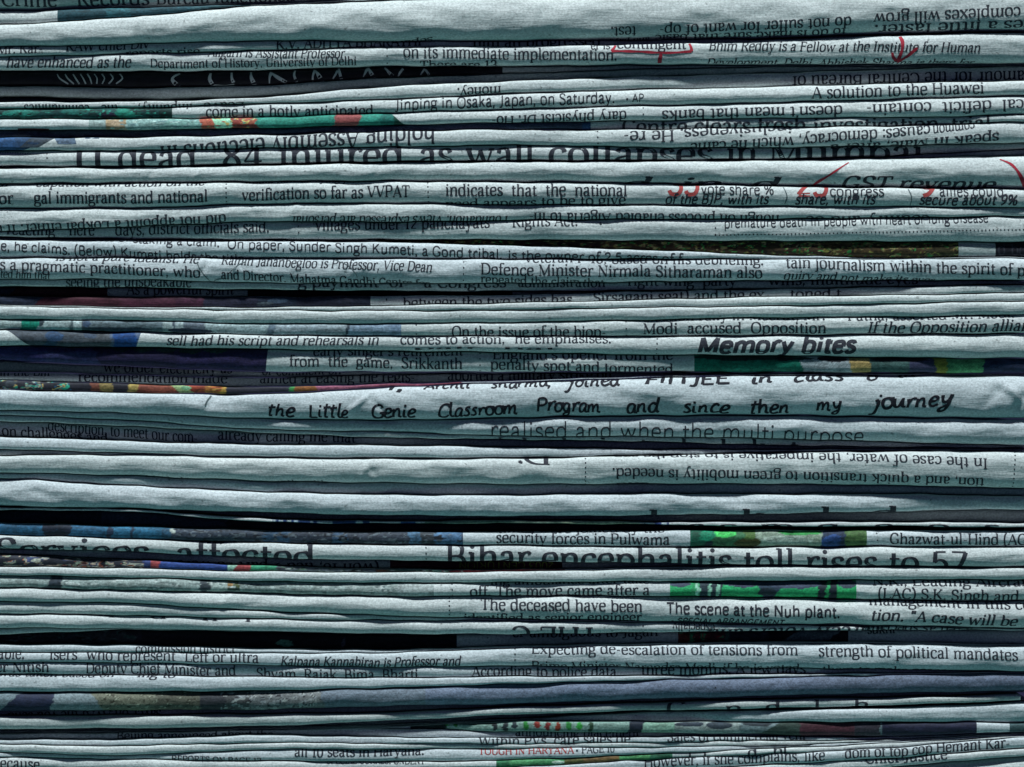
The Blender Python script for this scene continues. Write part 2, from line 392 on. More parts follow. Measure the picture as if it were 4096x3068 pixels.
def build_texts(f, items, parent, name):
    """all lettering of one page in one mesh; item = (text, x0, x1, y0, y1, xheight, style, ink)"""
    XX, SS, FF, MI, o = [], [], [], [], 0; inks = []
    OFF = []
    for it in items:
        txt, x0, x1, y0, y1, xh, style, ink = it
        if ink not in inks: inks.append(ink)
        if txt == '|dots':      # dotted column rule from (x0,y0) to (x1,y1), spacing xh
            s0, s1 = f.s_of(x0, y0), f.s_of(x1, y1); L = math.hypot(x1 - x0, s1 - s0); n = max(2, int(L / xh)); q = 6; r = float(style or 3.2)
            for k in range(n):
                t = k / (n - 1); cx, cs = x0 + (x1 - x0) * t, s0 + (s1 - s0) * t
                XX.append(np.array([cx + r * math.cos(6.283 * j / q) for j in range(q)])); SS.append(np.array([cs + r * math.sin(6.283 * j / q) for j in range(q)]))
                FF.append(tuple(range(o, o + q))); MI.append(inks.index(ink)); OFF.append(np.full(q, .9)); o += q
            continue
        if txt == '|pen':       # x0 = list of points, xh = width
            P = np.array(x0, float); C = catmull(P, 9.); S = f.s_of(C[:, 0], C[:, 1])
            w = np.full(len(C), xh) * (1 + .18 * np.sin(np.arange(len(C)) * .7 + P[0, 0]))
            if 'T' in style: w = w * np.linspace(.35, 1.0, len(C))
            V, F = strip(np.stack([C[:, 0], S], 1), w)
            XX.append(V[:, 0]); SS.append(V[:, 1]); FF += [tuple(i + o for i in q) for q in F]; MI += [inks.index(ink)] * len(F); OFF.append(np.full(len(V), 1.5)); o += len(V); continue
        w, V, F = set_text(txt, style + ('X' if xh > 40 else ''))
        if not len(V): continue
        if 'u' not in style and 'x' not in style:      # last lines before the fold turns under
            zc, hz = f.lim(np.array([x0, x1], float)); g = (zc + hz) - np.array([y0, y1]); g = np.clip((12 - g) * .4, 0, 3); y0, y1 = y0 - g[0], y1 - g[1]
        sx = (x1 - x0) / w; sy = xh / 50.; s0, s1 = float(f.s_of(x0, y0)), float(f.s_of(x1, y1))
        up = 'u' in style
        if 'x' in style: s0, s1 = s0 - sy * 50, s1 - sy * 50      # height given for the top of the small letters
        X = (x1 - V[:, 0] * sx) if up else (x0 + V[:, 0] * sx)
        S = s0 + (s1 - s0) * (X - x0) / (x1 - x0) + (-sy if up else sy) * V[:, 1]
        XX.append(X); SS.append(S); FF += [tuple(i + o for i in q) for q in F]; MI += [inks.index(ink)] * len(F)
        OFF.append(np.full(len(X), 1.0 if ink in 'kroh' else .9)); o += len(X)
    if not o: return None
    X, S = np.concatenate(XX), np.concatenate(SS)
    zc, hz = f.lim(X); keep = np.abs(S) < f.smax * hz + 26
    FF2, MI2 = [], []
    for q, m in zip(FF, MI):
        if all(keep[i] for i in q): FF2.append(q); MI2.append(m)
    if not FF2: return None
    used = sorted({i for q in FF2 for i in q}); mp = {v: k for k, v in enumerate(used)}
    V = f.point(X, S, np.concatenate(OFF))[used]
    return make_mesh(name, V, [tuple(mp[i] for i in q) for q in FF2], None, parent, smooth=True, mats=[INKS[i] for i in inks], midx=MI2)

def vnoise(x, y, seed):
    xi, yi = np.floor(x).astype(int), np.floor(y).astype(int); fx, fy = x - xi, y - yi
    fx, fy = fx * fx * (3 - 2 * fx), fy * fy * (3 - 2 * fy)
    def h(a, b): return (((a * 374761393 + b * 668265263 + seed * 2246822519) ^ (a * 1274126177 + 974711 * b)) % 100003) / 100003.
    return (h(xi, yi) * (1 - fx) + h(xi + 1, yi) * fx) * (1 - fy) + (h(xi, yi + 1) * (1 - fx) + h(xi + 1, yi + 1) * fx) * fy

def build_photo(f, spec, parent, name="photo_or_painted_shade"):  # also paints shade tones on a few recessed folds
    """spec: x0, x1, stops [(x, hex, slant)], optional mottle amount, cell sizes, speckle palette, hatch, blobs, s-range, slanted end"""
    x0, x1 = spec['x']; X = np.arange(x0, x1 + 4, 5.5); X[-1] = x1
    zc, hz = f.lim(X); lo, hi = spec.get('s', (-1.0, 1.0))
    nrow = 27; fr = np.linspace(lo * f.smax, hi * f.smax, nrow)
    S = fr * hz[:, None]; XX = np.repeat(X[:, None], nrow, 1)
    e0, e1 = spec.get('ends', (0, 0)); t = (XX - x0) / (x1 - x0)
    u = S / (f.smax * np.maximum(hz[:, None], 1))
    XX = XX + (e0 * (1 - t) + e1 * t) * u
    V = f.point(XX, S, np.full(XX.shape, .55)).reshape(-1, 3)
    rn = spec.get('seed', f.i * 13 + int(x0) % 97)
    st = spec['c']; col = np.zeros(XX.shape + (3,)); jit = (vnoise(XX / 30., S / 14. + 50, rn) - .5) * spec.get('jag', 14)
    for q in st:
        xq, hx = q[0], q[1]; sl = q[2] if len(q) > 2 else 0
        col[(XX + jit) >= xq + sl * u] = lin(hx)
    for (bx, bu, rx, ru, hx) in spec.get('blobs', ()):
        m = ((XX + jit - bx) / rx) ** 2 + ((u - bu + jit * .012) / ru) ** 2 < 1; col[m] = lin(hx)
    if 'spk' in spec:
        for (xa, xb, thr, cell, pal) in spec['spk']:
            n = vnoise(XX / cell[0], S / cell[1], rn + 5); k = (vnoise(XX / cell[0] * .7 + 9, S / cell[1] * .7, rn + 9) * 2.2 * len(pal)).astype(int) % len(pal)
            m = (n > thr) & (XX > xa) & (XX < xb); pc = np.array([lin(h) for h in pal]); col[m] = pc[k[m]]
    mo = spec.get('mot', .55)
    m1 = vnoise(XX / 34., S / 13., rn + 1) * .4 + vnoise(XX / 14., S / 7., rn + 2) * .35 + vnoise(XX / 7., S / 4.5, rn + 3) * .4 - .08
    col = col * (1 + mo * (m1 - .5) * 2)[..., None]
    if spec.get('hatch'):
        col = col * (1 + spec['hatch'] * np.sign(np.sin((XX + S * 1.1) * 2 * np.pi / spec.get('hp', 22))))[..., None]
    return make_mesh(name, V, grid_faces(*S.shape), PHOTO_MAT, parent, cols=np.clip(col, 0, .8).reshape(-1, 3))
# ------------------------------------------------------------------ the stack, top to bottom
# each row: label, crevice under it (9 heights along x), how far the fold sticks out (5 places along x), paper, writing, photos and painted shade
def t(txt, x0, x1, y0, y1, xh, st='s', ink='k'): return (txt, x0, x1, y0, y1, xh, st, ink)
def dots(x0, y0, x1, y1, sp=15, r='3.4'): return ('|dots', x0, x1, y0, y1, sp, r, 'k')
def pen(pts, w=11, ink='p', st=''): return ('|pen', pts, 0, 0, 0, w, st, ink)
C0 = [-110, -125, -140, -155, -165, -175, -185, -190, -195]
N = []
def paper(label, bot, prot, tone=0, text=(), photo=(), dents=1.0, creases=(), end=None):
    N.append(dict(label=label, bot=bot, prot=prot, tone=tone, text=list(text), photo=list(photo), dents=dents, creases=creases, end=end))

paper("dark edge at the very top whose large cut-off headline reads Crime Records Bureau", [41, 29, 15, -8, -26, -40, -50, -58, -65], [-4, -6, -8, -8, -8], 2,
  [t("Crime", 5, 228, 21, 20, 44), t("Records", 305, 595, 19, 14, 44), t("Bureau functioned", 622, 1180, 13, 0, 44)])
paper("thin grey wedge with a dark blue photo strip under the topmost headline, narrowing away rightwards", [96, 66, 19, -2, -20, -34, -44, -52, -60], [-9, -9, -9, -9, -9], 0, [],
  [dict(x=(228, 1000), c=[(0, '24454f', 30), (420, '30606a'), (520, '2a4d58'), (760, '3a5a62')], mot=.7)])
paper("thickest blank fold at the top with upside-down words do not suffer, complexes will grow", [187, 175, 163, 164, 159, 154, 147, 131, 121], [12, 14, 15, 15, 15], 0,
  [t("test.", 2441, 2546, 110, 108, 30, 'u'), t("do not suffer for want of op-", 2636, 3405, 106, 70, 30, 'u'), t("complexes will grow", 3491, 4081, 57, 31, 31, 'u'),
   t("to do is make sure that basic", 2620, 3385, 141, 113, 29, 'u'), t("exes a little faster.", 3495, 4180, 103, 82, 30, 'u'), t("separates", 1487, 1732, 163, 148, 27, 'u'), t("and pays", 2440, 2600, 152, 147, 27, 'u')], dents=1.3,
  creases=[(560, 40, .5, 14, 60, 4), (1150, 50, -.4, 12, 55, -4), (2150, 30, .3, 12, 50, 4)])
paper("thin dark strip reading RAW chief at left, partly hidden under the thick blank fold", [225, 214, 200, 187, 182, 175, 160, 139, 128], [-4, -8, -24, -34, -36], 0,
  [t("Mr. Kar-", -12, 172, 219, 213, 26), t("RAW chief Div", 262, 597, 204, 192, 27), t("K.V. ADITYA BHARATHI", 1103, 1686, 198, 181, 27, 'b'), t("him an progressed,", 1890, 2420, 184, 180, 28), t("reports rise", 500, 800, 222, 212, 24)])
paper("fold lettered on its immediate implementation with a red pen box and a red pen arrow", [275, 279, 275, 260, 260, 254, 254, 252, 249], [-9, -6, 2, 6, 6], 0,
  [t("have enhanced as the", 21, 523, 272, 271, 31, 'i'), t("Department of History, University of Delhi", 600, 1427, 271, 261, 24), t("Aligarh is Assistant Professor,", 829, 1387, 223, 231, 25, 'i'),
   dots(1548, 196, 1549, 252), t("on its immediate implementation.", 1612, 2469, 227, 242, 31), t("There are 13", 1679, 1990, 272, 270, 31), t("er is", 2362, 2440, 197, 196, 22), t("contingent", 2467, 2745, 194, 195, 26),
   t("Bhim Reddy is a Fellow at the Institute for Human", 2833, 3919, 201, 210, 26, 'i'), t("Development, Delhi; Abhishek Sharma is there for", 2826, 3896, 255, 252, 26, 'i'),
   pen([(2466, 176), (2458, 190), (2446, 205)]), pen([(2446, 205), (2540, 207), (2641, 212), (2700, 211), (2766, 206)], 9), pen([(2766, 206), (2764, 190), (2757, 176)]), pen([(2644, 217), (2640, 234), (2638, 251)], 14),
   pen([(3600, 148), (3609, 170), (3607, 200), (3599, 225), (3590, 245)], 13), pen([(3568, 211), (3573, 230), (3590, 247)], 11), pen([(3590, 247), (3625, 228), (3668, 193)], 11)])
BLK = dict(x=(-600, 2010), c=[(-900, '0d0d18')], mot=.5)
paper("black printed fold with pale cut-off headline letters in a row", [336, 343, 333, 304, 287, 270, 259, 256, 252], [-40, -38, -36, -38, -40], 2,
  [pen(p, w, 'w', 'T') for p, w in (([(712, 288), (690, 298), (682, 313), (705, 337)], 17), ([(836, 286), (832, 310), (846, 334)], 19), ([(920, 284), (922, 310), (934, 334)], 18), ([(998, 283), (1000, 305), (1012, 330)], 17),
    ([(1072, 326), (1074, 300), (1082, 284)], 14), ([(1080, 286), (1105, 303), (1140, 322)], 17), ([(1176, 276), (1172, 296), (1182, 320)], 13), ([(1246, 318), (1248, 295), (1256, 274)], 13), ([(1256, 275), (1270, 294), (1284, 316)], 17),
    ([(1328, 308), (1340, 290), (1352, 268)], 13), ([(1352, 270), (1356, 288), (1362, 308)], 15), ([(1450, 300), (1460, 282), (1470, 264)], 12), ([(1470, 266), (1480, 284), (1492, 302)], 16), ([(1536, 264), (1550, 280), (1568, 297)], 16), ([(1590, 297), (1598, 284), (1610, 268)], 11), ([(1680, 292), (1690, 278), (1698, 268)], 12), ([(1698, 270), (1706, 280), (1714, 292)], 13))]
  + [pen([(x, 290), (x + 12, 308), (x + dx, 328)], 5, 'w') for x, dx in ((218, 45), (250, 36), (282, 26), (312, 22), (340, 18), (368, 10), (398, 2), (432, -6), (470, -14))] + [pen([(850, 331), (890, 332), (930, 329)], 4, 'w')], [BLK])
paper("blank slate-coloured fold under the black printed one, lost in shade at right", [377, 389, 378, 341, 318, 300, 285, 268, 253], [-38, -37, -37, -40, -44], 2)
paper("deepest narrow leaf with navy shade painted on, only at the left above inverted small words", [405, 404, 388, 344, 322, 303, 287, 270, 255], [-58, -58, -58, -58, -58], 2, [],
  [dict(x=(-600, 1200), c=[(-900, '141a30')], mot=.4)])  # navy shade of the recess painted on, no picture here
paper("fold whose upside-down words read money in the middle and Central Bureau of at right", [431, 430, 413, 397, 373, 356, 345, 331, 319], [-8, -9, -8, -20, -34], 0,
  [t("communities'", 85, 357, 418, 420, 27, 'u'), t("the", 402, 472, 420, 419, 27, 'u'), t("impunity,", 550, 770, 419, 415, 27, 'u'), t("Leave", 812, 978, 413, 408, 27, 'u'), t("money.", 1827, 2005, 353, 344, 27, 'u'), t("glamour for the Central Bureau of", 3171, 4160, 304, 277, 33, 'u')])
paper("fold with a deep green photo at left, then Osaka, Japan, on Saturday and A solution", [475, 475, 470, 451, 437, 423, 410, 396, 382], [-8, -4, 0, 0, -2], 0,
  [t("come in a", 822, 1058, 470, 466, 31), t("hotly anticipated", 1075, 1494, 465, 453, 31), t("Jinping in Osaka, Japan, on Saturday.", 1579, 2460, 444, 411, 32, 'n'), t("* AP", 2500, 2576, 409, 406, 22, 'n'), t("A solution to the Huawei", 3246, 3938, 394, 373, 34), dots(748, 434, 749, 472)],
  [dict(x=(-600, 688), c=[(-900, '0f3c3c'), (300, '113f3f'), (640, '14302f')], mot=1.0, blobs=[(80, .1, 70, .5, '1c6a60'), (300, .3, 60, .4, '1b5a54'), (430, -.2, 40, .4, '241f33'), (510, .1, 50, .6, '187060'), (570, .4, 60, .3, '102a2c')], spk=[(-600, 688, .72, (16, 9), ['2a8676', '0b1a20', '17564e'])])])
paper("fold carrying an orange, red and green photo strip, then upside-down doesn't mean that banks", [518, 519, 512, 500, 490, 482, 473, 469, 460], [4, 4, 4, 5, 4], 0,
  [t("dary physicist Dr. Ho-", 1966, 2506, 467, 445, 30, 'u'), dots(2573, 432, 2573, 478), t("doesn't mean that banks", 2648, 3370, 444, 424, 31, 'u'), t("fiscal  deficit  contain-", 3463, 4170, 418, 402, 31, 'u')],
  [dict(x=(355, 1590), ends=(0, -34), c=[(0, '8ea09f'), (425, '9a8468'), (505, '84a5a2'), (640, '7fa8a2'), (805, 'a85a48', -10), (852, '9fd8b8', -10), (925, '8a4038'), (985, '7a3a34'), (1024, '378c7c', -14), (1100, '2c8272'), (1338, '8d4a4a', 10), (1437, '2f8878', 10), (1520, '1b6a62'), (1575, '104038')], mot=.4, spk=[(430, 810, .62, (18, 8), ['a9c4be', '6d8d90']), (830, 1020, .66, (16, 8), ['c9b06a', '5a9a80', 'b04a40'])], blobs=[(470, .2, 26, .6, 'a8937a'), (1000, .3, 26, .5, '9c5a48')]),
   dict(x=(70, 195), s=(-.98, -.55), c=[(0, '5c1420')], mot=.3)])
paper("narrow dark twill photo strip, then the tops of the words clears fresh investigation, trial", [549, 548, 538, 525, 516, 517, 507, 502, 486], [-14, -13, -12, -6, -4], 0,
  [t("Centre clears fresh investigation, trial", 2488, 3965, 493, 478, 44, 'sx'), dots(2424, 486, 2425, 514)],
  [dict(x=(-600, 2363), c=[(-900, '3a4150'), (700, '40445a'), (1300, '3d4058'), (2330, '34507a')], mot=.5, hatch=.22, hp=13)])
paper("fold with a blue photo corner, an upside-down headline on Assembly elections and inclusiveness", [602, 601, 592, 588, 579, 588, 589, 580, 569], [4, 4, 5, 6, 5], 0,
  [t("holding Assembly elections in", 639, 1742, 588, 515, 50, 'u'), t("inclusiveness. He re-", 2492, 3170, 529, 502, 33, 'u'), t("causes: democracy, which he came", 2760, 3722, 576, 502, 32, 'u'), t("common", 3730, 3900, 504, 494, 31, 'u'), t("speak in Male, after a", 3320, 3998, 580, 532, 29, 'u'), dots(2390, 526, 2392, 574), pen([(345, 530), (350, 527), (362, 526)], 9, 'g')],
  [dict(x=(-600, 150), ends=(0, 70), c=[(-900, '2e527e'), (60, '2a4668')], mot=.5, hatch=.12, hp=15), dict(x=(95, 175), ends=(40, 60), s=(-.4, .8), c=[(0, '39424c')], mot=.8), dict(x=(232, 306), ends=(-20, -10), s=(.05, .95), c=[(0, '5c6f86')], mot=.8), dict(x=(340, 396), s=(.6, 1.0), c=[(0, '3b4f68'), (360, 'a8b4b8'), (372, '46586c')], mot=.5)], dents=1.1)
paper("fold filled by the biggest headline, 11 dead, 84 injured as wall collapses", [664, 664, 655, 645, 641, 639, 634, 620, 594], [2, 2, 0, -12, -24], 0,
  [t("11", 278, 426, 611, 611, 76, 'sx'), t("dead,", 470, 825, 611, 607, 76, 'sx'), t("84", 885, 1055, 605, 602, 76, 'sx'), t("injured", 1112, 1617, 600, 598, 76, 'sx'), t("as", 1674, 1811, 598, 596, 76, 'sx'), t("wall", 1862, 2140, 596, 594, 76, 'sx'), t("collapses", 2191, 2854, 592, 593, 76, 'sx'), t("in", 2904, 3030, 594, 592, 76, 'sx'), t("Mumbai", 3072, 3700, 592, 583, 76, 'sx'),
   dots(-10, 612, 120, 614, 9, '2.4'), dots(187, 614, 188, 632, 10)])
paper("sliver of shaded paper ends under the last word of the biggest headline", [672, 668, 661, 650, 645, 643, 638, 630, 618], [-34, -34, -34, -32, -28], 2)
paper("wide blank fold crossed by two red pen curves, italic GST revenue along its bottom", [734, 731, 726, 723, 726, 732, 741, 750, 754], [7, 8, 8, 8, 8], 0,
  [t("GST revenue", 3361, 3980, 721, 727, 42, 'bix'), pen([(3395, 650), (3352, 678), (3305, 708), (3272, 726), (3245, 744)], 11, 'p', 'T'), pen([(4000, 638), (4040, 656), (4066, 682), (4086, 715), (4100, 745)], 16, 'p', 'T'), t("d  in  d", 2480, 3110, 724, 727, 42, 'bix')], dents=1.3,
  creases=[(600, -4, .8, 9, 40, -5), (790, 0, .9, 8, 36, 5), (1500, -10, .6, 12, 40, -4)])
paper("fold reading gal immigrants and national, with red figures beside vote share at right", [833, 833, 817, 814, 819, 821, 826, 828, 831], [11, 11, 11, 10, 10], 0,
  [t("cupation with action on the", 141, 819, 747, 741, 29, 'i'), t("ur-", -20, 60, 748, 747, 27, 'i'), t("gal immigrants and national", 137, 833, 813, 805, 32, 'b'), t("for", -25, 55, 815, 814, 31, 'b'), dots(905, 737, 907, 818), t("would now be vying just", 977, 1440, 735, 729, 28), t("verification so far as VVPAT", 968, 1640, 802, 788, 32, 'b'), dots(1711, 732, 1714, 806),
   t("indicates  that  the  national", 1781, 2509, 782, 783, 32, 'b'), t("need appears to be to give", 1780, 2504, 817, 818, 30), t("35", 2668, 2800, 776, 777, 62, 'nb', 'r'), t("vote share %", 2802, 3095, 777, 778, 28, 'n'), t("25", 3181, 3315, 783, 783, 62, 'nb', 'r'), t("congress", 3317, 3535, 784, 785, 28, 'n'), t("9", 3676, 3748, 786, 786, 62, 'nb', 'r'), t("allies could", 3755, 4016, 784, 785, 28, 'n'),
   t("of the BJP, with its", 2659, 3072, 816, 817, 28, 'nib'), t("share, with its", 3178, 3498, 817, 818, 28, 'nib'), t("secure about 9%", 3674, 4067, 819, 821, 28, 'nib'), pen([(3133, 750), (3147, 785), (3136, 824)], 4, 'g'), pen([(3632, 758), (3645, 790), (3640, 822)], 4, 'g')])
paper("fold of upside-down lines did not appoint at left and Views expressed are personal", [924, 906, 886, 887, 881, 876, 875, 870, 864], [7, 6, 6, 5, 2], 0,
  [t("did not appoint a Lokpal either. It did", -75, 905, 900, 858, 30, 'u'), t("Foundation. Views expressed are personal", 1172, 2033, 866, 865, 28, 'ui'), t("hough on process enabled Algeria to in-", 2115, 3118, 852, 861, 29, 'u'), t("country and be", 3222, 3720, 866, 863, 29, 'u')], dents=1.2, creases=[(1180, 20, .7, 12, 40, 5), (1010, 10, -.5, 10, 40, -4)])
paper("fold reading days, district officials said, later premature death in people with heart disease", [947, 954, 957, 957, 958, 961, 963, 965, 967], [-14, -13, 0, 4, 4], 0,
  [t("reacting", 23, 218, 939, 943, 31), t("here", 273, 377, 942, 942, 31), t("days, district officials said.", 458, 1077, 940, 927, 31), dots(1193, 905, 1194, 930, 16), t("villages under 12 panchayats", 1260, 1959, 920, 909, 30), t("Rights Act.", 2048, 2312, 908, 903, 29), t("*", 2393, 2412, 906, 906, 22), dots(2861, 886, 2862, 938),
   t("premature death in people with heart or lung disease", 2895, 3954, 911, 888, 25, 'n'), dots(2862, 941, 4094, 918, 15, '3.2')])
paper("recessed fold filled by a brown and green photo strip ending near the right", [957, 960, 963, 967, 980, 998, 1018, 1031, 1027], [-30, -28, -22, -14, -13], 2,
  [t("d bo", 3992, 4110, 1020, 1022, 31, 'n')],
  [dict(x=(1500, 3836), c=[(0, '35281f'), (2400, '3d2e20'), (3300, '44351f'), (3700, '3a3420')], mot=1.0, spk=[(1500, 3836, .60, (17, 9), ['6d5a34', '191318', '7d7a3c', '4a3320', '2f7a3c', '92885a']), (1700, 3300, .80, (14, 8), ['3fa050', 'a8a070', '141218'])]),
   dict(x=(3984, 4180), c=[(0, '141420')], mot=.3)])
paper("fold with a caption in plain type, he claims. (Below), staking a claim", [1031, 1031, 1031, 1033, 1035, 1035, 1035, 1034, 1031], [0, 0, 2, 0, -10], 1,
  [t("me, he claims. (Below) Kumeti holds the title", -42, 975, 998, 1042, 28, 'n'), t("ess of staking a claim.\"", 389, 897, 965, 989, 27, 'n'), t("On paper, Sunder Singh Kumeti, a Gond tribal,", 908, 2010, 993, 1036, 28, 'n'), t("is the owner of 2.5 acres of f", 2030, 2730, 1037, 1048, 28, 'n'), t("process", 250, 380, 956, 964, 26, 'n')])
paper("broad creased fold reading a pragmatic practitioner, who, then journalism within the spirit", [1117, 1117, 1131, 1132, 1132, 1126, 1121, 1120, 1120], [8, 9, 10, 9, 8], 1,
  [t("is not a pure idealist. He", 220, 796, 1042, 1053, 27, 'i'), t("s a pragmatic practitioner, who", 0, 803, 1078, 1110, 29), t("Ramin Jahanbegloo is Professor, Vice Dean", 884, 1728, 1057, 1088, 27, 'i'), t("and Director, Mahatma Gandhi Centre for", 884, 1718, 1115, 1136, 27, 'b'), dots(1855, 1048, 1854, 1120), t("anted him that", -40, 200, 1113, 1118, 26, 'i'),
   t("Defence Minister Nirmala Sitharaman also", 1922, 3050, 1097, 1114, 31), t("veteran F-16, based on his debriefing.", 2100, 3055, 1050, 1060, 27), t("repeated the claim that", 1922, 2418, 1131, 1133, 29), t("tain journalism within the spirit of p", 3141, 4100, 1070, 1104, 31), t("quiry and not make its eyes", 3132, 3740, 1119, 1124, 27, 'i'),
   pen([(788, 1049), (806, 1085), (845, 1127), (862, 1118), (900, 1112)], 3.5, 'g'), pen([(920, 1090), (955, 1060), (985, 1048)], 3, 'g'), pen([(1340, 1040), (1392, 1062), (1420, 1090), (1430, 1110)], 3, 'g')], dents=1.1, creases=[(820, 10, .6, 8, 50, -6), (960, -5, -.8, 10, 40, 5), (1400, 10, .5, 10, 40, -4)])  # grey strokes paint the shade of the creases
paper("thin shaded fold under the creased one, cut-off words seeing the, right wing party wins", [1146, 1149, 1158, 1163, 1164, 1160, 1153, 1144, 1135], [-17, -18, -22, -32, -38], 0,
  [t("seeing the unspeakable", 259, 764, 1148, 1150, 29), t("g payment  of    a Congress", 1190, 2025, 1147, 1147, 29), t("administration", 2071, 2423, 1146, 1146, 29), t("right wing  party", 2511, 2950, 1141, 1139, 29), t("wins, multitude eyes", 3077, 3680, 1138, 1136, 29)])
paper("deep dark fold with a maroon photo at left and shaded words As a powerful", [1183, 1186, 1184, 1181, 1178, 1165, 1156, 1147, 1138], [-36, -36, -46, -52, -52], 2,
  [t("As a powerful spirit", 498, 930, 1178, 1176, 30)],
  [dict(x=(-600, 422), c=[(-900, '2a3448'), (42, '3c1c24', 20), (300, '45222a')], mot=.4), dict(x=(985, 2050), c=[(0, '0e0e18')], mot=.3)])  # second strip paints the black of the shaded gap
paper("fold with a long maroon photo ending in dark grey, then between the two sides has", [1219, 1227, 1228, 1222, 1211, 1199, 1186, 1180, 1171], [-14, -16, -16, -14, -10], 0,
  [t("between the two sides has", 1610, 2290, 1225, 1211, 30), t("Sirsaganj seat) and the ex-", 2372, 3080, 1206, 1192, 30), t("toned t", 3160, 3368, 1190, 1186, 29), dots(1545, 1196, 1546, 1200, 10)],
  [dict(x=(-600, 1481), c=[(-900, '2b3347'), (150, '4a2230', 30), (480, '50283a'), (700, '48243a'), (815, '2c2c40', 10), (1030, '2a3244'), (1180, '26283a')], mot=.5, blobs=[(1110, .1, 40, .3, '4a5a70'), (1060, -.2, 30, .2, '56606a')])])
paper("very thin white leaf lying above the blank white fold, above the strip of small photos", [1223, 1234, 1240, 1242, 1239, 1230, 1224, 1214, 1204], [2, 2, 0, 0, 0], 0)
paper("blank white fold just above the photo strip with a green patch", [1278, 1282, 1295, 1294, 1289, 1280, 1270, 1267, 1260], [3, 4, 4, 4, 4], 0, dents=1.2)
paper("strip of small grey photos with a green patch, then On the issue and accused Opposition", [1320, 1326, 1339, 1343, 1344, 1345, 1341, 1337, 1334], [2, 2, 2, 2, 2], 0,
  [t("On the issue of the biop-", 1806, 2425, 1318, 1318, 31, 'sx'), t("Modi  accused  Opposition", 2571, 3306, 1338, 1334, 30), t("election rally in Meerut, Mr.", 2571, 3302, 1286, 1280, 27), t("Patna, asserted Mr. Modi.", 3390, 4059, 1282, 1270, 27), t("If the Opposition alliance", 3467, 4180, 1333, 1325, 31, 'i'), dots(1665, 1300, 1666, 1336), dots(2504, 1288, 2506, 1340)],
  [dict(x=(-600, 1605), c=[(-900, '9aaaaa'), (84, '14806c', 6), (155, '9fb0b2', 14), (280, '5a6a70', 6), (292, 'a4b4b6'), (325, '4d5660'), (360, '62727a'), (650, '93a2a4'), (690, '4c5664'), (700, '93a2a6'), (735, '5a6470'), (820, '96a8ac'), (1070, '5b6b78', 10), (1098, '8e9ca4', 10), (1386, '35414e', 8), (1396, '8094a8', 8), (1560, '71869e')], mot=.5, jag=8, blobs=[(165, .3, 10, .5, '33414a'), (345, .2, 16, .5, '41546e'), (480, -.5, 130, .35, '3d4654'), (760, -.5, 90, .4, '30384a')])])
paper("fold with a bright blue photo patch, then large bold italic words Memory bites", [1383, 1389, 1396, 1403, 1410, 1419, 1422, 1431, 1433], [8, 9, 10, 10, 9], 0,
  [t("sell had his script and rehearsals in", 664, 1515, 1381, 1377, 27, 'i'), t("comes to action,\" he emphasises.", 1600, 2446, 1375, 1372, 26), t("Memory bites", 2784, 3418, 1413, 1409, 45, 'Bni'), dots(2629, 1356, 2626, 1414), t("pair  hat", 1650, 2230, 1399, 1398, 6)],
  [dict(x=(75, 555), ends=(-62, 14), c=[(0, '3f4650'), (190, '2e4660', 30), (225, '424a54'), (330, '484e56'), (440, '4a5a72', -6), (452, '123f78', -6), (545, '4a5c78')], mot=.6, blobs=[(215, .2, 40, .5, '2c4666'), (360, .3, 30, .3, '44546a')])])
paper("half-shaded fold reading from the game, penalty spot and tormented, with a green photo", [1444, 1465, 1486, 1487, 1488, 1487, 1489, 1491, 1494], [-9, -9, -9, -9, -9], 0,
  [t("early singer's retirement", 1251, 1853, 1424, 1421, 29), t("from  the  game,  Srikkanth", 1156, 1850, 1464, 1476, 30), dots(1920, 1414, 1920, 1482), t("England's opener from the", 1970, 2694, 1437, 1438, 29), t("penalty spot and tormented", 1960, 2694, 1477, 1488, 30)],
  [dict(x=(-600, 1066), ends=(0, 6), c=[(-900, '2c2c5c', 0), (180, '32345e'), (385, '241f40', -20), (700, '28234a'), (960, '2a2448')], mot=.5, blobs=[(480, .62, 40, .25, '1f3a38'), (570, .62, 40, .25, '1c3a36'), (660, .62, 40, .25, '1f3a3a'), (760, .62, 46, .25, '1b3a38'), (860, .62, 46, .25, '1f403c')], hatch=.08, hp=14),
   dict(x=(2778, 4300), c=[(0, '0c6a58'), (3205, '8f9aa0', -16), (3400, 'a08a58', -8), (3480, '3e5a58', -6), (3640, '3a3c58'), (3742, '8a8a3c', -10), (3790, '5a9a6a'), (3935, '25304c', 10)], mot=.55, hatch=.12, hp=13, blobs=[(3330, .55, 60, .3, '14141f'), (3600, .6, 120, .25, '15151f'), (3000, .55, 260, .28, '0a2c2a')])])
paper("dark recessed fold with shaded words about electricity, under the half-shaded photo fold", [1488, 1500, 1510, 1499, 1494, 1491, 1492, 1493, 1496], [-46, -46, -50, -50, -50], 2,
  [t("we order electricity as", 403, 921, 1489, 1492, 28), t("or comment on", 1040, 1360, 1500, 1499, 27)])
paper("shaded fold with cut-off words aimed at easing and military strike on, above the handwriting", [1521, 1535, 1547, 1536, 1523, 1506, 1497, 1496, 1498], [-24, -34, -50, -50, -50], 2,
  [t("in the Bill", -8, 195, 1502, 1504, 26), t("recommendation made", 306, 905, 1527, 1532, 27), t("aimed at easing the regis-", 1033, 1658, 1532, 1530, 30), t("aborted a military strike on", 1788, 2451, 1523, 1517, 30)])
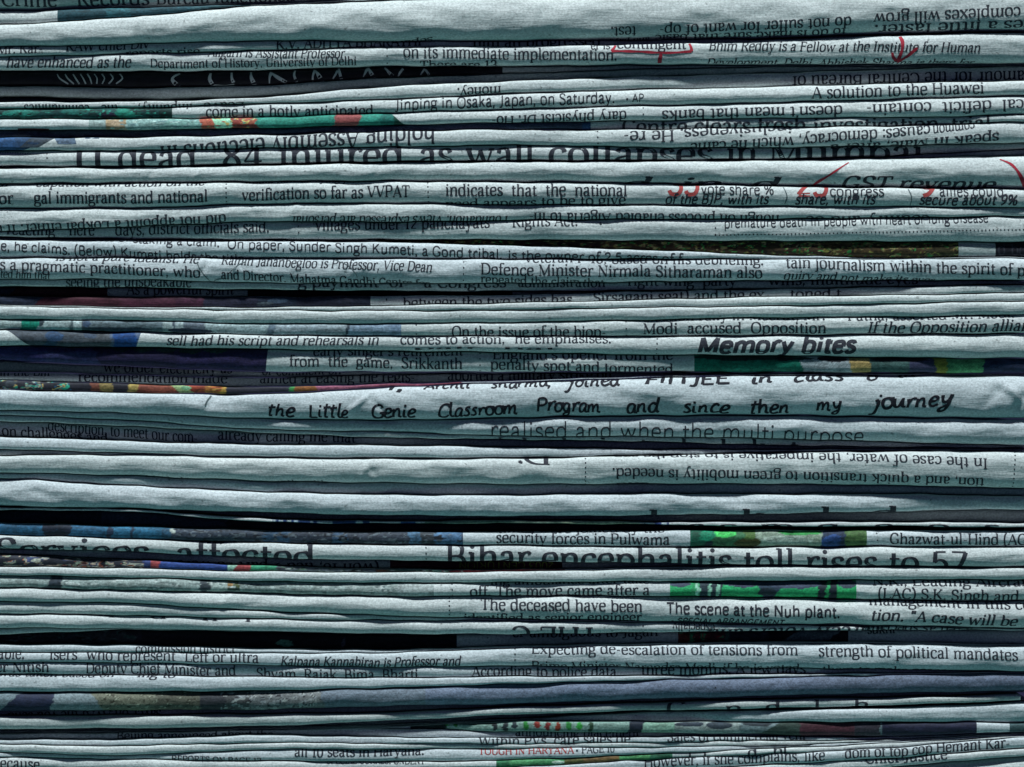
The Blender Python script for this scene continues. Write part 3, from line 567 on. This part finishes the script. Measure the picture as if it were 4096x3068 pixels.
paper("thin orange and pink photo strip squeezed directly above the handwritten fold", [1559, 1570, 1574, 1549, 1528, 1511, 1499, 1498, 1500], [-6, -4, -6, -10, -16], 1, [],
  [dict(x=(-600, 1850), ends=(0, -10), c=[(-900, '20242c'), (20, '3a4048'), (65, '2a2a34'), (280, '23232e'), (360, '6a3c30'), (400, '7a6a40'), (450, '23222e'), (512, '98844a', 8), (552, '753e32', 8), (640, '7c4234'), (700, '8aa070', -24), (758, '8a3c2a', -24), (820, '94602f'), (880, 'a8863c', 8), (905, '2a2a36'), (1158, '3c8a48'), (1178, '80502a'), (1268, '9a5a70', -8), (1500, '8c4a5e'), (1760, '7c3a48')], mot=.45, jag=10,
    spk=[(0, 282, .60, (15, 10), ['2c9a80', '9aa8a0', '2a5a7a', '14151c', 'b09a60']), (780, 900, .62, (22, 9), ['b89048', '5c2c20', 'a85a30'])], blobs=[(255, 0, 24, .5, '2fa88c'), (232, -.1, 12, .4, '1d5a8a'), (745, .25, 22, .4, '7fb088')])])
paper("fold covered in black handwriting, the Little Genie Classroom Program", [1642, 1653, 1674, 1681, 1672, 1664, 1662, 1670, 1677], [13, 14, 16, 16, 14], 1,
  [t("I,", 1540, 1612, 1561, 1561, 30, 'h', 'h'), t("Archit", 1690, 1885, 1560, 1553, 30, 'h', 'h'), t("sharma,", 1960, 2205, 1552, 1546, 30, 'h', 'h'), t("joined", 2263, 2476, 1547, 1541, 31, 'h', 'h'), t("FIITJEE", 2571, 2914, 1538, 1534, 30, 'h', 'h'), t("in", 2997, 3085, 1536, 1533, 32, 'h', 'h'), t("class", 3169, 3374, 1529, 1522, 32, 'h', 'h'), t("6", 3462, 3508, 1522, 1520, 30, 'h', 'h'), t("in", 3588, 3662, 1512, 1508, 30, 'h', 'h'),
   t("the", 1066, 1172, 1664, 1670, 33, 'h', 'h'), t("Little", 1232, 1394, 1671, 1671, 33, 'h', 'h'), t("Genie", 1484, 1658, 1674, 1672, 33, 'h', 'h'), t("Classroom", 1748, 2066, 1669, 1658, 34, 'h', 'h'), t("Program", 2141, 2404, 1648, 1647, 34, 'h', 'h'), t("and", 2502, 2629, 1651, 1650, 36, 'h', 'h'), t("since", 2726, 2911, 1652, 1652, 34, 'h', 'h'), t("then", 2992, 3157, 1655, 1652, 36, 'h', 'h'), t("my", 3261, 3366, 1641, 1640, 36, 'h', 'h'), t("journey", 3479, 3801, 1637, 1618, 36, 'h', 'h'),
   pen([(845, 1582), (830, 1602), (822, 1622)], 6, 'g')],
  dents=1.5, creases=[(450, 0, .2, 14, 40, 5), (830, -8, .7, 14, 45, -6), (1440, 10, 1.2, 14, 50, 8), (1520, -10, -1.0, 12, 50, -6), (3975, 10, .9, 26, 60, -6), (4040, 25, -1.1, 22, 60, 10), (4078, -25, .5, 22, 50, -10)], end=4112)
paper("fold under the handwriting, thin plain type reading realised and when", [1662, 1682, 1717, 1727, 1745, 1747, 1755, 1769, 1783], [-14, -12, -2, 0, -1], 1,
  [t("realised and when the multi purpose", 1957, 3459, 1705, 1732, 50, 'nlx')], end=4118)
paper("thin greenish leaf edge under the thin plain type, dipping into shade at right", [1687, 1706, 1731, 1751, 1759, 1767, 1781, 1789, 1793], [-15, -15, -16, -24, -30], 0,
  [t("l  k  d    h   t    b   l   k   t", 1990, 3200, 1795, 1806, 34, 'b')])
paper("shaded fold with slanting words on challenges, to meet our com-, already calling me", [1747, 1764, 1778, 1781, 1789, 1797, 1799, 1797, 1798], [-26, -28, -44, -50, -50], 1,
  [t("on challenges and", 0, 427, 1744, 1763, 30), t("description, to meet our com-", 185, 786, 1721, 1771, 30), t("already calling me that", 866, 1420, 1758, 1772, 30)])
paper("blank light fold below the slanting words on challenges", [1799, 1813, 1828, 1832, 1831, 1820, 1809, 1801, 1801], [-4, -6, -12, -22, -34], 1)
paper("short sliver of leaf edge showing only at far left below a blank light fold", [1821, 1819, 1831, 1834, 1833, 1823, 1812, 1804, 1804], [-12, -16, -30, -40, -40], 0)
paper("broad fold with upside-down lines about the case of water and green mobility", [1891, 1904, 1924, 1932, 1938, 1936, 1937, 1943, 1954], [6, 7, 8, 8, 8], 0,
  [t("In the case of water, the imperative is to stop the con", 2455, 3950, 1820, 1835, 29, 'u'), t("tion, and a quick transition to green mobility is needed.", 2447, 3938, 1873, 1914, 29, 'u'), t("and", 2462, 2600, 1932, 1932, 28, 'u'), t("D", 2095, 2205, 1822, 1824, 46, 'u'), dots(2342, 1836, 2342, 1934), dots(4061, 1812, 4052, 1944), t("that Meghalaya was most recently with", 480, 1310, 1917, 1934, 22), pen([(2085, 1843), (2076, 1848), (2090, 1851)], 8, 'k')], dents=1.3, creases=[(1465, 10, .5, 14, 50, 6), (1490, 0, -.6, 12, 50, -5)])
paper("narrow leaf between two broad folds, light at left and sinking into shade at right", [1914, 1942, 1966, 1978, 1981, 1974, 1977, 1976, 1986], [-12, -13, -20, -32, -40], 1)
paper("broad plain fold with no line of text, just above the wavy thin leaf", [2026, 2035, 2050, 2062, 2066, 2063, 2057, 2048, 2040], [8, 8, 6, -6, -20], 1, [t("l      k    l   d", 2590, 3600, 2078, 2066, 40, 'b')], dents=1.5)
paper("recessed leaf added as dark gap between the broad plain fold and the wavy thin leaf", [2031, 2037, 2073, 2085, 2081, 2088, 2089, 2089, 2092], [-50, -50, -50, -48, -46], 2)  # leaf set deep to make the black gap; a real sheet only at right
paper("single wavy thin leaf with tiny blue printed dashes along its edge", [2043, 2048, 2087, 2095, 2095, 2099, 2107, 2106, 2111], [4, 2, -4, -4, -2], 0,
  [t("a c  m  q   e   o   s", 2750, 4000, 2114, 2118, 20, 'b')],
  [dict(x=(1090, 1478), c=[(0, '29406e')], mot=.4, spk=[(1090, 1478, .5, (15, 40), ['b0bcc0', '9fb0c0'])]), dict(x=(1602, 1662), c=[(0, '2c4878')], mot=.6), dict(x=(2578, 2676), c=[(0, '2a3c70')], mot=.4, spk=[(2578, 2676, .55, (12, 40), ['a8b4bc'])]), dict(x=(1700, 2560), c=[(0, '6a7c70'), (2250, '98a48c')], mot=.6)])
paper("dark recessed fold above the blue photo strip, with no writing", [2092, 2107, 2121, 2128, 2128, 2123, 2120, 2121, 2123], [-38, -36, -42, -44, -42], 2, [], [dict(x=(-600, 4300), c=[(-900, '1c2233'), (400, '30364a'), (900, '191c2c')], mot=.5)])  # navy shade and a lighter lit stretch painted on the recessed fold
paper("fold with a blue photo strip at left, then security forces in and a green photo", [2141, 2155, 2171, 2179, 2182, 2189, 2189, 2187, 2189], [-9, -8, -7, -6, -7], 1,
  [t("security forces in Pulwama", 1983, 2680, 2174, 2180, 30), t("times were joined by the", 1990, 2660, 2133, 2129, 27), t("Ghazwat-ul-Hind (AG", 3559, 4110, 2177, 2181, 30), dots(3508, 2134, 3513, 2182)],
  [dict(x=(-600, 1852), c=[(-900, '2a5a7a'), (420, '2c6484'), (650, '2a4c64'), (685, '343e4c', 20), (1050, '35506a'), (1160, '343c4a'), (1330, '3c546e'), (1390, '353c48'), (1636, '4a6a86'), (1682, '3a4048'), (1735, '4d6e90'), (1845, '3a4a60')], mot=.7, blobs=[(195, .2, 28, .9, '1b2434'), (255, .2, 30, .9, '1b2434'), (437, 0, 12, .8, '233248'), (528, .1, 8, .9, '26364a'), (692, .5, 12, .4, 'a0aaa4'), (220, -.4, 50, .4, '1b2838')], spk=[(690, 1852, .64, (20, 8), ['59636c', '20242e'])]),
   dict(x=(2761, 3468), c=[(0, '1c5a48'), (2820, '2a3a40'), (2850, '3a6a4a', 10), (2980, '52703c'), (3020, '8a9c8c'), (3290, '28364e', 10), (3385, '48663c')], mot=.7, blobs=[(2900, .45, 50, .3, '46c060'), (3200, .5, 90, .25, '3a9a50'), (2990, -.3, 50, .35, '4a4a2a'), (3330, -.2, 40, .5, '2c4a80'), (3150, -.1, 110, .3, 'a4b4a8'), (2830, .3, 30, .5, '1c8060')])])
paper("fold with two big cut-off headlines, services affected at left and toll rises to 57", [2196, 2208, 2232, 2243, 2247, 2253, 2261, 2265, 2268], [-1, 0, 1, 2, 3], 0,
  [t("Services", -20, 600, 2182, 2190, 70, 'sx'), t("affected", 700, 1262, 2194, 2209, 70, 'sx'), t("Bihar encephalitis toll rises to 57", 1781, 3870, 2206, 2235, 70, 'sx'), dots(1704, 2192, 1705, 2236), t("that were sun day only before", 420, 1100, 2232, 2246, 22)], dents=.9)
paper("dark recessed fold with olive upside-down lettering on a maroon photo", [2219, 2240, 2262, 2277, 2280, 2273, 2265, 2267, 2270], [-24, -30, -36, -38, -38], 2,
  [t("(won 16, tied 9 part 25 were", 700, 1515, 2244, 2256, 29, 'u'), t("2003 CENTURION", 1833, 2217, 2252, 2254, 20, 'un', 'o')], [dict(x=(1558, 2250), c=[(0, '421624')], mot=.4)])
paper("thin multicoloured photo strip with red, white and royal blue pieces, left half only", [2267, 2273, 2285, 2289, 2286, 2276, 2267, 2269, 2272], [-8, -9, -10, -16, -30], 1, [],
  [dict(x=(-600, 2260), c=[(-900, '2a2d38'), (570, '2a3a66'), (600, '8c3c40'), (640, '2c4482', 6), (905, '2c4074'), (912, '8ab0a0'), (942, '8c3c40', 14), (1000, '3a8a6a'), (1105, '4c5660'), (1160, '66747a'), (1500, '7a5a4a'), (1560, '40605a'), (1770, '6a2028')], mot=.6, jag=10,
    spk=[(-100, 575, .54, (26, 10), ['a8aca0', '9a5a48', '1c1e28', '8c9a88', 'b0a090', '3a4668']), (1105, 1850, .6, (18, 8), ['9aa8a4', '2a3030', '5a7a68'])])])
paper("plain white fold directly above a grey photo strip with dark square patches", [2302, 2311, 2325, 2332, 2330, 2327, 2324, 2320, 2319], [2, 3, 3, 3, 3], 0, dents=.9)
paper("grey photo strip with dark square patches, then The move came after a, bright green photo", [2352, 2362, 2373, 2386, 2384, 2386, 2390, 2402, 2406], [2, 2, 1, 0, 0], 0,
  [t("off. The move came after a", 1878, 2600, 2384, 2383, 30), t("ing ambulance after take", 1960, 2600, 2340, 2335, 27), t("N.K., Leading Aircraft", 3491, 4130, 2342, 2346, 28), t("(LAC) S.K. Singh and I", 3511, 4115, 2396, 2403, 31), dots(1808, 2338, 1810, 2380)],
  [dict(x=(-600, 1735), c=[(-900, '909e9c'), (198, '363e48', 6), (246, '93a2a0', 6), (797, '39424a', 4), (842, '9eaca8', 4), (908, '8a6a44'), (930, '50583c'), (955, '8e9c9a'), (1590, 'a2acac')], mot=.55, spk=[(246, 1590, .66, (24, 9), ['6a7878', 'b0bab8'])], blobs=[(205, -.6, 40, .3, '39444c'), (930, -.4, 26, .4, '3a4a44')]),
   dict(x=(2680, 3426), c=[(0, '2a9e62'), (2770, '3a9a68', 14), (2800, '2a3a44'), (2885, '2aa266'), (3040, '2a3c50', -14), (3115, '2aa266', 30), (3270, '1a2430', 10), (3305, '2a9a5e', 10), (3318, '1a2430', 10), (3350, '2a9a5e')], mot=.35, jag=10, blobs=[(2722, .55, 44, .35, '3b4458'), (2960, .55, 80, .4, '3c4258'), (3180, .5, 110, .42, '3c465c'), (3390, .5, 40, .4, '3a4454'), (2790, 0, 8, .7, '9ad0b8'), (2840, -.1, 8, .6, '8ac0a8'), (2870, -.1, 6, .6, '90c8b0'), (3070, -.2, 36, .4, '20303c')])])
paper("fold reading The deceased have been, with the caption The scene at the", [2408, 2414, 2444, 2463, 2477, 2486, 2498, 2504, 2514], [7, 8, 9, 9, 9], 0,
  [t("The deceased have been", 1922, 2570, 2436, 2447, 31, 'b'), t("identified as senior engineer", 1854, 2567, 2474, 2485, 28, 'b'), t("The scene at the Nuh plant.", 2664, 3360, 2454, 2471, 31, 'nb'), t("* SPECIAL ARRANGEMENT", 2680, 3136, 2489, 2498, 19, 'nib'), t("management in this co", 3475, 4125, 2420, 2438, 30), t("tion. \"A case will be", 3479, 4067, 2479, 2505, 30, 'bi'), dots(1797, 2392, 1798, 2468)], dents=1.3, creases=[(900, 0, .6, 14, 45, 5)])
paper("blank fold at left directly above the short inverted capitals fold, thinning rightwards", [2456, 2463, 2474, 2482, 2485, 2490, 2501, 2507, 2517], [2, 1, -6, -16, -20], 0)
paper("fold with large upside-down capitals at its centre, plain and light at left", [2513, 2517, 2525, 2537, 2538, 2532, 2525, 2522, 2523], [3, 3, 3, -3, -6], 0,
  [t("THE C", 2046, 2395, 2506, 2510, 48, 'u'), t("scarcely voters anti", 2830, 3560, 2518, 2506, 28, 'iu'), t("tered as specially", 3460, 3900, 2502, 2508, 26, 'iu'), t("especially", 2690, 2860, 2494, 2500, 26, 'u'), t("l    d    h   l", 430, 1010, 2470, 2488, 12), dots(2572, 2488, 2573, 2528)])
paper("tiny light leaf edge at far left over the black photo fold", [2540, 2523, 2529, 2540, 2541, 2535, 2528, 2525, 2526], [-14, -26, -40, -46, -46], 0)
paper("black photo fold with red and green spots right of its centre", [2580, 2584, 2597, 2603, 2590, 2580, 2573, 2574, 2584], [-36, -38, -42, -38, -36], 1,
  [t("er ambiguous to Jagan", 2048, 2636, 2553, 2549, 28), t("sukhi", 3475, 3590, 2540, 2538, 27)],
  [dict(x=(-600, 1826), c=[(-900, '1c1e2c'), (60, '2c3238'), (500, '20222e'), (560, '11121c')], mot=.8, spk=[(-100, 540, .62, (26, 10), ['444c50', '12141c', '2c4a48'])], blobs=[(1136, -.35, 36, .35, '4a7a6c'), (1370, -.3, 8, .5, '3a3e4c')]), dict(x=(2716, 3080), c=[(0, '5a2a26'), (2760, '2f6a4c'), (2780, '4c1c28'), (2900, '2a4a48'), (2920, '202838')], mot=.6, spk=[(2716, 2900, .64, (22, 10), ['2f7a58', '7a2a30'])]), dict(x=(3080, 3400), c=[(0, '14141f'), (3170, '5a6470', 50), (3210, '5a6470'), (3340, '14141f', 40)], mot=.4)])
paper("thin grey leaf right above the words who represent, widest at left", [2611, 2611, 2613, 2612, 2594, 2583, 2576, 2577, 2588], [-10, -9, -12, -18, -24], 1,
  [t("commission district", 540, 940, 2613, 2613, 25)])
paper("fold reading who represent Left or ultra, then strength of political mandates", [2649, 2653, 2662, 2670, 2666, 2670, 2674, 2680, 2687], [-4, -2, 0, 0, -1], 1,
  [t("able.", -10, 98, 2633, 2634, 28), t("isers\" who represent \"Left or ultra", 197, 1036, 2638, 2653, 29), t("Kalpana Kannabiran is Professor and", 1121, 1842, 2663, 2664, 26, 'bi'), t("Expecting de-escalation of tensions from", 2125, 3193, 2614, 2620, 28), t("Prime Minister Narendra Modi, if he is voted", 2125, 3201, 2667, 2675, 29), t("strength of political mandates", 3273, 4071, 2624, 2641, 30), t("them to make peace", 3290, 3790, 2679, 2687, 29), dots(2060, 2590, 2060, 2640), t("high office", 3260, 3500, 2578, 2580, 25)])
paper("fold naming a Deputy Chief Minister, then police data and three months", [2698, 2702, 2708, 2712, 2707, 2704, 2697, 2695, 2691], [-9, -9, -9, -16, -28], 1,
  [t("er Nitish", -20, 197, 2690, 2692, 29), t("Deputy Chief Minister and", 342, 943, 2696, 2705, 30), t("Shyam  Rajak  Bima  Bharti", 1024, 1673, 2709, 2714, 30), t("According to police data", 1886, 2467, 2709, 2706, 30), t("three months. A few days", 2564, 3225, 2702, 2698, 29)])
paper("blank light fold, bright at left, just above the blue-grey satin printed one", [2769, 2769, 2764, 2753, 2736, 2722, 2711, 2700, 2694], [3, 3, 3, -2, -14], 1, [t("was taken based on", -10, 455, 2706, 2708, 23, 'i'), t("ing to", 545, 700, 2709, 2711, 23, 'i')], dents=.9)
paper("satin blue-grey printed fold with a hatched photo and pale oval at its left", [2847, 2843, 2842, 2826, 2818, 2799, 2786, 2774, 2766], [5, 5, 7, 5, -2], 0, [t("*", 2855, 2868, 2757, 2757, 14)],
  [dict(x=(-600, 4300), ends=(0, 0), c=[(-900, '6c7c84'), (40, '252c44', 60), (210, '78868c', 16), (390, '6a6c5e', -36), (620, '55564c'), (800, '34363c'), (900, '4a4c4e'), (1000, '6c7072'), (1290, '66727f', -14), (1700, '69758a'), (2600, '646f84'), (3200, '5c667a')], mot=.3, hatch=.10, hp=15, jag=10, spk=[(880, 1285, .56, (15, 10), ['9aa09e', '2c2c32', '80868a']), (400, 800, .70, (12, 7), ['8a9080', '3c3a30'])])])
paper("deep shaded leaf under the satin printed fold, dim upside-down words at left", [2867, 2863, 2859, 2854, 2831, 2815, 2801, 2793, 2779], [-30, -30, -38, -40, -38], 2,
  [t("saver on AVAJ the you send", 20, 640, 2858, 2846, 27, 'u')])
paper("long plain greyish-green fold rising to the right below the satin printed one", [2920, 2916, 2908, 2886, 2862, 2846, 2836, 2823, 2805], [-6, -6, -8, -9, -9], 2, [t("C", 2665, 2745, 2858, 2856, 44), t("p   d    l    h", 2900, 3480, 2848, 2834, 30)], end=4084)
paper("deep leaf added for the dark gap wedge under the long greyish-green fold", [2932, 2928, 2918, 2909, 2884, 2854, 2844, 2832, 2813], [-54, -54, -54, -54, -50], 2)  # leaf added deep in the stack to darken the gap
paper("blank dull fold at right, above the dark photo strip with a pale end patch", [2935, 2931, 2921, 2912, 2889, 2889, 2890, 2890, 2893], [-50, -48, -34, -12, -8], 1)
paper("photo strip with red and green ticks at its centre and dark maroon at right", [2940, 2936, 2926, 2917, 2929, 2933, 2941, 2947, 2929], [-40, -36, -13, -10, -10], 1, [],
  [dict(x=(1640, 3908), c=[(0, '1a2a2a'), (1780, '7c9890'), (2515, '1c2432', 10), (2572, '7a9c8c', 10), (2700, '8a9694'), (2960, '6c7c80'), (3080, '34443f', 60), (3200, '4a2a34'), (3420, '36323c'), (3530, '22243a')], mot=.5, jag=10,
    blobs=[(2060, .3, 12, .6, '27323a'), (2106, .1, 10, .8, '2a7a34'), (2148, .3, 12, .5, '7a2a24'), (2190, .1, 11, .7, '6a2424'), (2232, .1, 11, .7, '7a3020'), (2274, .2, 11, .7, '2a7a38'), (2316, .2, 11, .6, '2c8a38'), (2362, .1, 10, .8, '27402e'), (1980, .2, 10, .8, '20282e'), (2022, .1, 12, .9, '20282e'), (1785, .6, 8, .4, '2a8a30'), (1820, .5, 9, .6, '2a6a2a'), (2760, .5, 60, .35, '2a3440'), (2880, .4, 50, .5, '323c46'), (3030, .6, 60, .35, '2a343c'), (3525, .1, 5, .7, '6a7a80'), (1900, .7, 90, .25, '1a201e')]),
   dict(x=(4040, 4300), c=[(0, '3a5054')], mot=.4)])
paper("shaded thin leaf left of the ticked photo strip with dim lettering", [2961, 2960, 2943, 2951, 2953, 2949, 2948, 2950, 2932], [-28, -28, -16, -26, -34], 1,
  [t("Beijing announced about the", 460, 1090, 2964, 2958, 25), t("announcing placement", 2060, 2560, 2949, 2951, 24)])
paper("thin fold reading care sales de and Sales of commercial", [2979, 2984, 2972, 2975, 2977, 2971, 2965, 2961, 2939], [-9, -8, -8, -12, -26], 1,
  [t("Within PVs, care sales de", 1914, 2523, 2980, 2972, 27), t("Sales of commercial vehi", 2668, 3225, 2970, 2964, 27)])
paper("thin light leaf between two small-lettered folds near the bottom, whitest at far left", [3011, 3022, 3000, 2998, 2995, 2990, 2984, 2966, 2943], [0, -1, -6, -8, -14], 0)
paper("fold reading all 10 seats, then red capitals ending PAGE 10", [3030, 3038, 3044, 3048, 3041, 3019, 2996, 2973, 2947], [-5, -4, -2, -6, -10], 1,
  [t("all 10 seats in Haryana.", 1177, 1697, 3025, 3019, 25, 'b'), t("TOUGH IN HARYANA", 1914, 2296, 3018, 3012, 19, 'b', 'r'), t("* PAGE 10", 2300, 2459, 3012, 3008, 19, 'b'), t("REPORTS ON PAGE 12", 685, 1046, 3043, 3047, 17, 'b')])
paper("lowest photo strip, green and brown, followed by a bright white stretch", [3078, 3082, 3085, 3080, 3068, 3040, 3016, 2990, 2951], [0, 0, 0, 0, -4], 0,
  [t("SPECIAL CORRESPONDENT", 1306, 1700, 3055, 3056, 18, 'b'), t("because", -30, 160, 3072, 3078, 30), t("l  i        d   bl", 2750, 3150, 3042, 3022, 34)], [dict(x=(1985, 2690), c=[(0, '2c6a48'), (2040, '4a8a5c'), (2260, '5a5a34'), (2330, '6a5434'), (2480, '4c8a58'), (2600, '2c5c46')], mot=.7, hatch=.12, hp=13, blobs=[(2235, -.1, 26, .5, 'b8ccbc')])], end=4104)
paper("fold at bottom right reading if she complains, like, and top cop", [3118, 3120, 3122, 3118, 3106, 3085, 3060, 3032, 2995], [-2, 0, 2, 3, 3], 1,
  [t("However, if she complains, like", 2575, 3300, 3070, 3042, 30), t("dom of top cop Hemant Kar-", 3378, 4040, 3034, 2992, 29, 'b'), t("r", 2690, 2700, 3070, 3070, 10)])
paper("bottom right corner fold with cut-off inverted words under the top cop line", [3160, 3162, 3164, 3160, 3148, 3126, 3100, 3068, 3026], [1, 2, 3, 4, 4], 0, [t("Chief Justice", 3460, 3790, 3052, 3034, 26, 'b')])
paper("last pale fold cut by the bottom right corner of the photo", [3300, 3300, 3300, 3290, 3270, 3250, 3225, 3195, 3160], [4, 4, 5, 6, 6], 0)
# ------------------------------------------------------------------ build every newspaper
lines = [np.array(C0, float)] + [np.array(n['bot'], float) for n in N]
for k in range(1, len(lines)): lines[k] = np.maximum(lines[k], lines[k - 1] + 2.2)
lw = [waves(50 + k, (420, 230, 120), (1.3, .9, .45)) for k in range(len(lines))]
rr = random.Random(4)
for i, n in enumerate(N):
    f = Fold(i, lines[i], lines[i + 1], n['prot'], lw[i], lw[i + 1], n['dents']); f.creases = list(n['creases'])
    root = bpy.data.objects.new("folded_newspaper", None); scene.collection.objects.link(root)
    zc, hz = f.lim(np.array([2048.])); f.base = np.array([0, .055, (CY - zc[0] - hz[0]) * K]); root.location = f.base
    root.empty_display_size = .01
    root["label"] = n['label']; root["category"] = "newspaper"; root["group"] = "folded newspapers in the stack"
    xl, xr = -1500 - rr.uniform(0, 60), n['end'] or 4116 + rr.uniform(0, 40); mat = PAPERS[n['tone']]
    page = build_page(f, xl, xr, mat, root)
    build_inner(f, xl, xr, mat, root)
    for it in n['text']:
        kind = "column_rule" if it[0] == '|dots' else {'p': "pen_mark", 'g': "grey_line", 'w': "reversed_letter", 'h': "handwriting"}.get(it[7], "printed_text")
        build_texts(f, [it], page, kind)
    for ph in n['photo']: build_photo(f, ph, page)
